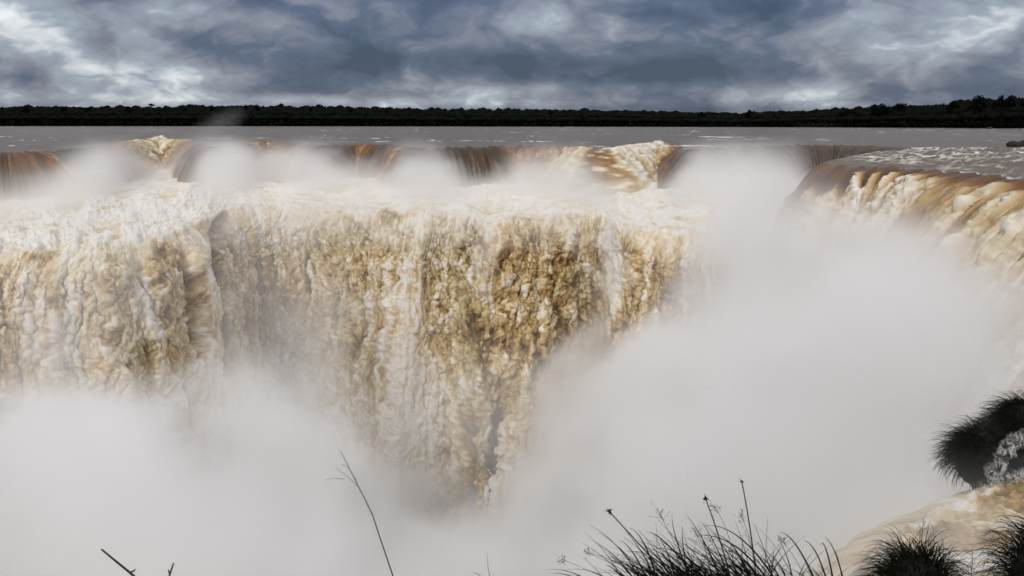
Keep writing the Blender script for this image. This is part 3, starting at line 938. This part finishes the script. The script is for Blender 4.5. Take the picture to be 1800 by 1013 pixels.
def seed_head(name, p, r, n, parent, seed, spike=(0, 0, 1)):
    """tight cluster of little spikelets with a few bracts"""
    rs_ = np.random.default_rng(seed)
    q = []
    for i in range(n):
        d = rs_.normal(size=3); d /= np.linalg.norm(d)
        a = np.asarray(p)
        q.append(tube([a, a + d * r * .6, a + d * r * rs_.uniform(.8, 1.3)], [r * .10, r * .26, r * .05], 5))
    for i in range(3):
        d = rs_.normal(size=3) + np.array(spike) * 1.0; d /= np.linalg.norm(d)
        a = np.asarray(p)
        q.append(tube([a, a + d * r * 1.2, a + d * r * 2.1], [r * .10, r * .09, r * .02], 4))
    v, f = join(q)
    o = mesh_obj(name, v - np.array(parent.location), f, M_stem)
    o.parent = parent
    return o


def panicle(name, p, size, n, parent, seed, up=(0, 0, 1)):
    """open airy seed spray: hair stalks with tiny grains"""
    rs_ = np.random.default_rng(seed)
    q = []
    up = np.asarray(up, float)
    for i in range(n):
        d = rs_.normal(size=3) * .8 + up * .9; d /= np.linalg.norm(d)
        a = np.asarray(p) + up * size * rs_.uniform(-.6, .6)
        e = a + d * size * rs_.uniform(.4, 1.0)
        q.append(tube([a, (a + e) / 2 + rs_.normal(size=3) * size * .06, e], [.0007, .0006, .0005], 4))
        q.append(tube([e, e + d * .006, e + d * .012], [.0012, .0026, .0006], 4))
    v, f = join(q)
    o = mesh_obj(name, v - np.array(parent.location), f, M_stem)
    o.parent = parent
    return o


# the tall sedge clump at the bottom, right of centre
YS = 5.0
root = on_y(1280, 1090, YS)
sed = empty('sedge_clump', root, label='tall wispy sedge clump with seed heads leaning left at the bottom edge', cat='sedge')
for px0, tipx, tipy, kx, ky, hr, sd_ in [(1240, 1071, 899, 1150, 985, .020, 1), (1300, 1240, 876, 1275, 965, .019, 2), (1336, 1304, 846, 1325, 950, .013, 3)]:
    yy = YS + (sd_ - 2) * .12
    st = grow('stem', bez(on_y(px0, 1085, yy), on_y(kx, ky, yy), on_y(tipx, tipy, yy)), .0060, .0038, M_stem, sed)
    seed_head('flower_head', on_y(tipx, tipy, yy), hr, 12, sed, 30 + sd_)
    if sd_ == 1:
        seed_head('flower_head', on_y(1106, 938, yy), .010, 5, sed, 40)
    if sd_ == 2:
        seed_head('flower_head', on_y(1283, 968, yy), .014, 8, sed, 41)
for i, (px0, tipx, tipy, kx, ky, sz) in enumerate([(1250, 1162, 908, 1190, 960, .075), (1290, 1258, 895, 1300, 950, .06), (1350, 1305, 912, 1320, 940, .05), (1300, 1250, 952, 1270, 990, .06),
                                                   (1445, 1376, 952, 1410, 990, .035), (1230, 1035, 972, 1100, 1000, .04), (1200, 992, 985, 1060, 1010, .035), (1240, 1090, 985, 1150, 1000, .06),
                                                   (1275, 1115, 1000, 1180, 1015, .05), (1290, 1225, 940, 1260, 985, .05)]):
    yy = YS + (i % 4 - 1.5) * .1
    grow('stem', bez(on_y(px0, 1085, yy), on_y(kx, ky, yy), on_y(tipx, tipy, yy)), .0026, .0011, M_stem, sed, 4)
    dd = on_y(tipx, tipy, yy) - on_y(kx, ky, yy); dd /= np.linalg.norm(dd)
    panicle('seed_spray', on_y(tipx, tipy, yy), sz, 22, sed, 60 + i, dd)
q = []
rs_ = np.random.default_rng(99)
for i in range(820):                                    # arching blades
    x0 = rs_.choice([rs_.normal(1265, 55), rs_.normal(1350, 40), rs_.normal(1200, 50)])
    yy = YS + rs_.uniform(-.25, .25)
    p0 = on_y(x0, 1085 + rs_.uniform(-5, 10), yy)
    az_ = math.pi + rs_.normal(0, .75) if rs_.random() < .82 else rs_.normal(0, .6)
    L = rs_.uniform(.34, .78)
    el0 = rs_.uniform(.85, 1.45)
    pts = arc(p0, az_, el0, L, rs_.uniform(.7, 2.0), 10, rs_.normal(0, .2))
    sd2 = np.array([0.6 + rs_.random(), rs_.normal() * .3, .4]); sd2 /= np.linalg.norm(sd2)
    q.append(blade_strip(pts, rs_.uniform(.003, .009), sd2))
for tx, ty, kx, ky, bx0 in [(1135, 935, 1170, 930, 1270), (1230, 925, 1310, 905, 1400), (1210, 945, 1300, 915, 1390), (965, 1008, 1010, 998, 1120), (1110, 970, 1160, 960, 1230), (1181, 903, 1180, 950, 1245), (1370, 936, 1400, 930, 1460),
                            (1440, 960, 1452, 925, 1475), (1412, 950, 1440, 950, 1470), (1450, 944, 1475, 960, 1495), (1200, 925, 1195, 960, 1225), (1063, 995, 1070, 980, 1160), (1135, 970, 1200, 935, 1300)]:
    yy = YS + rs_.uniform(-.2, .2)
    a = bez(on_y(bx0, 1085, yy), on_y(kx, ky, yy), on_y(tx, ty, yy), 14)
    q.append(blade_strip(a, .0075, np.array([.75, 0, .66])))
v, f = join(q)
mesh_obj('grass_blade', v - np.array(sed.location), f, M_blade, kind='stuff', parent=sed)

sm = empty('sedge_clump', on_y(1455, 1090, 5.2), label='small sedge tuft with hooked blades between the tall sedge and the round tussock', cat='sedge')
q = []
for i in range(46):
    yy = 5.2 + rs_.uniform(-.12, .12)
    p0 = on_y(rs_.normal(1462, 12), 1085, yy)
    pts = arc(p0, math.pi + rs_.normal(.0, .9), rs_.uniform(1.1, 1.5), rs_.uniform(.3, .52), rs_.uniform(.6, 2.4), 10)
    q.append(blade_strip(pts, rs_.uniform(.0035, .007), np.array([.8, 0, .6])))
v, f = join(q)
mesh_obj('grass_blade', v - np.array(sm.location), f, M_blade, kind='stuff', parent=sm)

# single stalks
def stalk(label, cat, pts_px, Yd, r0, r1, mat, name='stalk', branches=()):
    o = empty(name, on_y(pts_px[0][0], pts_px[0][1], Yd), label=label, cat=cat)
    P_ = np.array([on_y(a, b, Yd) for a, b in pts_px])
    t = np.linspace(0, len(P_) - 1, 5 * (len(P_) - 1) + 1)
    grow('stem', np.stack([np.interp(t, np.arange(len(P_)), P_[:, j]) for j in range(3)], -1), r0, r1, mat, o, 6)
    for br in branches:
        grow('branch', np.array([on_y(a, b, Yd) for a, b in br]), r1 * 1.6, r1 * .6, mat, o, 4)
    return o


stalk('thick brown broken twig poking up at the bottom left', 'twig', [(300, 1075), (255, 1030), (228, 1006), (196, 980), (178, 965)], 3.6, .0075, .0040, M_twig, 'twig', [[(228, 1006), (236, 1003), (238, 1000)]])
stalk('short dark twig tip just right of the broken brown twig', 'twig', [(270, 1080), (292, 1030), (299, 1008), (305, 990)], 3.6, .0062, .0038, M_twig, 'twig', [[(299, 1008), (296, 1003), (296, 1001)]])
stalk('long thin grass stalk with a forked tip in front of the cascade foot', 'grass stalk', [(712, 1085), (690, 1010), (668, 945), (655, 905), (641, 876), (625, 845), (605, 805), (597, 790)], 4.2, .0042, .0010, M_stem, 'grass_stalk',
      [[(632, 858), (612, 838), (590, 822)], [(628, 848), (624, 838), (622, 832)], [(615, 825), (606, 818), (600, 816)], [(605, 842), (588, 840), (572, 843)]])
stalk('tiny upright grass tip at the bottom edge near the centre', 'grass stalk', [(866, 1085), (862, 1020), (858, 998), (856, 972)], 4.4, .0030, .0008, M_stem, 'grass_stalk')
stalk('short curled grass tip at the bottom edge left of the tiny upright one', 'grass stalk', [(880, 1075), (850, 1018), (842, 1010), (830, 1005)], 4.4, .0028, .0008, M_stem, 'grass_stalk')
stalk('upright spike with a bud between the two round tussocks', 'grass stalk', [(1704, 1085), (1707, 1010), (1709, 990), (1709, 966)], 6.2, .0045, .0018, M_stem, 'grass_stalk', [[(1707, 998), (1712, 1000), (1717, 997)], [(1707, 996), (1704, 993), (1702, 990)]])
o_ = stalk('thin stalk with a curled seed spray above the round tussock', 'grass stalk', [(1590, 1060), (1602, 955), (1612, 940), (1620, 929)], 6.6, .0034, .0018, M_stem, 'grass_stalk')
panicle('seed_spray', on_y(1624, 928, 6.6), .05, 12, o_, 91)
stalk('thin bare stalk arching over the tussock at the right edge', 'grass stalk', [(1815, 990), (1790, 935), (1772, 922), (1754, 906)], 6.3, .0034, .0012, M_stem, 'grass_stalk')
stalk('two pronged dry stalk above the large hanging clump', 'grass stalk', [(1740, 775), (1724, 749), (1708, 738), (1698, 728)], 14.0, .008, .0045, M_stem, 'grass_stalk', [[(1712, 741), (1704, 738), (1697, 737)]])
stalk('dry stalk sticking out level from the large hanging clump', 'grass stalk', [(1720, 762), (1696, 758), (1684, 756), (1672, 757)], 14.0, .008, .0045, M_stem, 'grass_stalk', [[(1690, 757), (1680, 754), (1675, 754)]])
stalk('bent dry stalk between the two hanging clumps', 'grass stalk', [(1728, 750), (1738, 740), (1746, 734), (1752, 737), (1756, 744)], 14.2, .008, .0045, M_stem, 'grass_stalk')

# ------------------------------------------------------------------ spray: one baked cloud of mist filling the gorge
VS = 1.3
mn = np.array([-128.0, 24.0, -77.0])
mx = np.array([108.0, 232.0, 12.0])
nv = np.ceil((mx - mn) / VS).astype(int)
ax = [mn[i] + (np.arange(nv[i]) + 0.5) * VS for i in range(3)]
zz, yy, xx = np.meshgrid(ax[2], ax[1], ax[0], indexing='ij')
zz, yy, xx = (a.astype(np.float32) for a in (zz, yy, xx))
bil = fbm(xx / 17, yy / 17, zz / 14, 5, 0.55)
bil2 = fbm(xx / 40 + 9, yy / 40, zz / 30, 2)
bil = bil + .55 * (0.55 - 1.6 * np.abs(perlin(xx / 9, yy / 9, zz / 8 + 3)) - .8 * np.abs(perlin(xx / 4.4, yy / 4.4, zz / 4.2 + 7)))


def profile(pts, Yp):
    """height of the mist top as a function of x, taken at distance Yp"""
    w = np.array([on_y(a, b, Yp) for a, b in pts])
    return lambda x: np.interp(x, w[:, 0], w[:, 2])


front = profile([(300, 680), (360, 655), (440, 650), (520, 680), (600, 720), (650, 770), (690, 822), (760, 846), (840, 842),
                 (890, 790), (950, 700), (1000, 625), (1060, 565), (1110, 540), (1170, 500), (1215, 440)], 100)
frontl = profile([(-300, 740), (-100, 700), (0, 690), (50, 640), (110, 630), (170, 655), (240, 690), (300, 660), (360, 640), (440, 650), (520, 690), (600, 760), (700, 900)], 66)
fl_ = frontl(xx)
fz_ = np.where(xx < -20, -60, front(xx))
d1 = sstep(-1, 5, fz_ + 5.0 * bil + 2.0 * bil2 - zz) * sstep(0, 14, yy - 42) * sstep(0, 5, 112 - yy)
d1 = np.maximum(d1, sstep(-1, 4.5, fl_ + 3.8 * bil + 1.5 * bil2 - zz) * sstep(0, 10, yy - 40) * sstep(0, 6, 76 - yy))
d1 = d1 * (1 - sstep(14, 24, xx))
right = profile([(960, 760), (1000, 670), (1060, 590), (1120, 550), (1180, 500), (1220, 440), (1270, 382), (1330, 355), (1400, 356), (1470, 364), (1525, 396), (1555, 450), (1600, 500), (1700, 540), (1850, 560), (2200, 560)], 84)
right2 = profile([(1100, 640), (1200, 560), (1300, 490), (1400, 455), (1500, 440), (1560, 465), (1640, 500), (1700, 520), (1800, 530), (2300, 530)], 58)
d2 = sstep(-2.2, 2, right(xx) + 3.4 * bil + 1.2 * bil2 - zz) * sstep(0, 12, yy - 40) * sstep(0, 6, 90 - yy) * sstep(6, 14, xx + 0.12 * (yy - 72))
d2 = np.maximum(d2, sstep(-2.2, 2, right2(xx) + 2.8 * bil + 1.0 * bil2 - zz) * sstep(0, 10, yy - 36) * sstep(0, 6, 62 - yy) * sstep(6, 12, xx))
rear = profile([(1140, 420), (1200, 345), (1240, 300), (1300, 288), (1350, 300), (1390, 335), (1430, 380), (1480, 420)], 140)
d3 = sstep(-1, 4, rear(xx) + 1.8 * bil - zz) * (1 - sstep(-5, -2.6, zz)) * gauss(yy, 125, 22) * sstep(22, 30, xx) * (1 - sstep(48, 60, xx))
# spray standing at the foot of the far falls
rmin = np.array([clip_[max(0, i - 45):i + 46, 1].min() for i in range(len(clip_))])
ry = np.interp(np.arctan2(xx, yy), np.arctan2(clip_[:, 0], clip_[:, 1]), smooth(.35 * clip_[:, 1] + .65 * rmin, 61))
cpx = 900 + F * xx / yy / 0.985
topz = .5 * fbm(xx / 5, yy / 5, zz / 4 + 60, 3, .6) + np.interp(cpx + 30 * fbm(xx / 11, yy / 11, zz / 5 + 20, 4, .65), [-300, 0, 60, 110, 140, 180, 230, 280, 330, 370, 420, 460, 520, 560, 600, 640, 690, 720, 760, 800, 840, 880, 930, 970, 1010, 1060, 1120, 1180, 1220, 1300, 1400],
                 [-12, -11.8, -10.6, -8.6, -6.4, -6.0, -8.4, -12.4, -8.0, -5.6, -6.0, -9.2, -6.6, -6.8, -10.4, -12.4, -9.8, -6.6, -7.2, -10.6, -12.6, -11.6, -8.8, -8.2, -7.6, -10.8, -12.4, -11, -7.8, -6.6, -7])
drift = fbm(xx / 9, yy / 9, zz / 7 + 30, 4, .6)
d4 = sstep(-3.2, 3.8, topz + 2.6 * drift + 1.2 * bil - zz) * gauss(yy, ry - 15, 15) * (1 - sstep(1330, 1440, cpx))
d4 = d4 + .30 * sstep(-3, 4, topz + 3.2 + 5.0 * fbm(xx / 13, yy / 13, zz / 9 + 50, 4, .6) - zz) * gauss(yy, ry - 6, 14) * (1 - sstep(1330, 1440, cpx)) * (1 - .8 * gauss(cpx, 1120, 60) - .7 * gauss(cpx, 280, 45) - .75 * gauss(cpx, 640, 45) - .75 * gauss(cpx, 840, 50) - .6 * gauss(cpx, 30, 60)) * (1 - sstep(-4.8, -2.6, zz))
wisp = gauss(xx, -75 + 1.0 * (zz + 4), 3.5) * gauss(yy, 200, 6) * sstep(-9, -4, zz) * (1 - sstep(-2.0, 4.0, zz + 2.0 * bil)) * 0.020
den = 0.20 * np.maximum(d1, d2) * np.clip(.75 + 1.1 * fbm(xx / 11, yy / 11, zz / 9 + 70, 3), .12, 1.7) + 0.11 * d3 + 0.125 * d4 + wisp
# thin drifting spray in front of the falling face
den = den + (0.018 + .012 * (xx < -22)) * sstep(0, 28, np.maximum(fz_, fl_) + 19 - zz) * sstep(0, 10, yy - 60) * sstep(0, 5, 112 - yy) * np.clip(0.45 + 1.8 * bil, 0, 3) * (xx < 30)
den = den + 0.018 * sstep(-1, 3, -10.5 + 2.2 * bil - zz) * sstep(0, 12, yy - 92) * (cpx < 1400) * (zz > -16)
fzt = CZ[0]
for c_, w_, dn_, za, zb in [(742, 1.5, .16, -15, -66), (705, 2.2, .05, -28, -66), (862, 1.0, .16, -13, -26), (1083, 1.1, .14, -13, -30), (235, 1.6, .05, -16, -36), (325, 1.6, .06, -20, -46), (100, 3, .04, -18, -45)]:
    i_ = int(np.argmin(np.abs(c2 - c_)))
    xf = np.interp(zz[:, 0, 0], fzt[::-1], CX[i_][::-1])[:, None, None]
    yf = np.interp(zz[:, 0, 0], fzt[::-1], CY[i_][::-1])[:, None, None]
    k_ = np.clip((za - zz) / 30, 0, 1)
    den = den + dn_ * gauss(xx + 0.8 * bil, xf, w_ * (1 + k_)) * gauss(yy, yf - 1.6, 1.9) * sstep(0, 3, za - zz) * sstep(0, 10, zz - zb) * np.clip(.7 + bil, .2, 1.6)
edge_ = np.minimum.reduce([xx - mn[0], mn[0] + nv[0] * VS - xx, zz * 0 + 99])
den = den * sstep(0, 10, edge_)
den[den < 0.0015] = 0
den = den.astype(np.float32)

M_mist = bpy.data.materials.new('spray')
M_mist.use_nodes = True
t = NT(M_mist.node_tree)
M_mist.node_tree.nodes.clear()
out = t.n('ShaderNodeOutputMaterial')
pv = t.n('ShaderNodeVolumePrincipled')
pv.inputs['Color'].default_value = (.989, .986, .986, 1)
pv.inputs['Density'].default_value = 1.0
pv.inputs['Anisotropy'].default_value = 0.0
M_mist.node_tree.links.new(pv.outputs[0], out.inputs['Volume'])


def bake_mist(xx, yy, zz, den, mn, nv, VS, label):
    """turn an array of densities into a volume grid that belongs to one object"""
    me = bpy.data.meshes.new('mist')
    pts = np.stack([xx, yy, zz], -1).reshape(-1, 3)
    me.vertices.add(len(pts))
    me.vertices.foreach_set('co', np.ascontiguousarray(pts, np.float32).ravel())
    at = me.attributes.new('density', 'FLOAT', 'POINT')
    at.data.foreach_set('value', np.ascontiguousarray(den, np.float32).ravel())
    mist = bpy.data.objects.new('mist', me)
    COL.objects.link(mist)
    finish(mist, kind='stuff', label=label)
    g = bpy.data.node_groups.new('bake_mist', 'GeometryNodeTree')
    g.interface.new_socket('Geometry', in_out='INPUT', socket_type='NodeSocketGeometry')
    g.interface.new_socket('Geometry', in_out='OUTPUT', socket_type='NodeSocketGeometry')
    A = g.nodes.new
    Lk = g.links.new
    gi, go = A('NodeGroupInput'), A('NodeGroupOutput')
    pos = A('GeometryNodeInputPosition')
    sub = A('ShaderNodeVectorMath'); sub.operation = 'SUBTRACT'
    Lk(pos.outputs[0], sub.inputs[0]); sub.inputs[1].default_value = mn
    sc_ = A('ShaderNodeVectorMath'); sc_.operation = 'SCALE'
    Lk(sub.outputs[0], sc_.inputs[0]); sc_.inputs['Scale'].default_value = 1 / VS
    fl = A('ShaderNodeVectorMath'); fl.operation = 'FLOOR'
    Lk(sc_.outputs[0], fl.inputs[0])
    dot = A('ShaderNodeVectorMath'); dot.operation = 'DOT_PRODUCT'
    Lk(fl.outputs[0], dot.inputs[0]); dot.inputs[1].default_value = (1, float(nv[0]), float(nv[0] * nv[1]))
    si = A('GeometryNodeSampleIndex'); si.clamp = True
    na = A('GeometryNodeInputNamedAttribute'); na.data_type = 'FLOAT'; na.inputs['Name'].default_value = 'density'
    Lk(gi.outputs[0], si.inputs['Geometry']); Lk(na.outputs[0], si.inputs['Value']); Lk(dot.outputs['Value'], si.inputs['Index'])
    vc = A('GeometryNodeVolumeCube')
    Lk(si.outputs[0], vc.inputs['Density'])
    vc.inputs['Min'].default_value = mn + VS / 2
    vc.inputs['Max'].default_value = mn + VS / 2 + (nv - 1) * VS
    for i, q_ in enumerate('XYZ'):
        vc.inputs['Resolution ' + q_].default_value = int(nv[i])
    sm_ = A('GeometryNodeSetMaterial'); sm_.inputs['Material'].default_value = M_mist
    Lk(vc.outputs[0], sm_.inputs[0]); Lk(sm_.outputs[0], go.inputs[0])
    mist.modifiers.new('bake', 'NODES').node_group = g
    return mist


bake_mist(xx, yy, zz, den, mn, nv, VS, 'pale billowing spray filling the gorge in front of the falls')

# a little spray hanging over the near stream where it tips off the bank
V2 = 0.22
mn2, mx2 = np.array([1.5, 6.9, -10.0]), np.array([13.5, 16.5, -4.2])
nv2 = np.ceil((mx2 - mn2) / V2).astype(int)
ax = [mn2[i] + (np.arange(nv2[i]) + 0.5) * V2 for i in range(3)]
z2, y2, x2 = (a.astype(np.float32) for a in np.meshgrid(ax[2], ax[1], ax[0], indexing='ij'))
bx_ = np.interp(y2, ly[::-1], lx[::-1])
h2 = -5.5 + 0.5 * fbm(x2 / 1.6, y2 / 1.6, z2 / 1.4, 4)
dn = 0.5 * sstep(-.1, .5, h2 - z2) * sstep(0, 1.2, y2 - 7.2) * sstep(0, 1.0, 15.8 - y2) * sstep(-2.4, -.6, x2 - bx_) * (1 - .93 * sstep(.6, 2.8, x2 - bx_)) * (1 - .9 * sstep(10.8, 12.2, y2) * sstep(6.6, 7.6, x2)) * sstep(0, 1.5, 13.2 - x2)
dn[dn < .004] = 0
bake_mist(x2, y2, z2, dn, mn2, nv2, V2, 'thin low spray over the lip of the near stream')
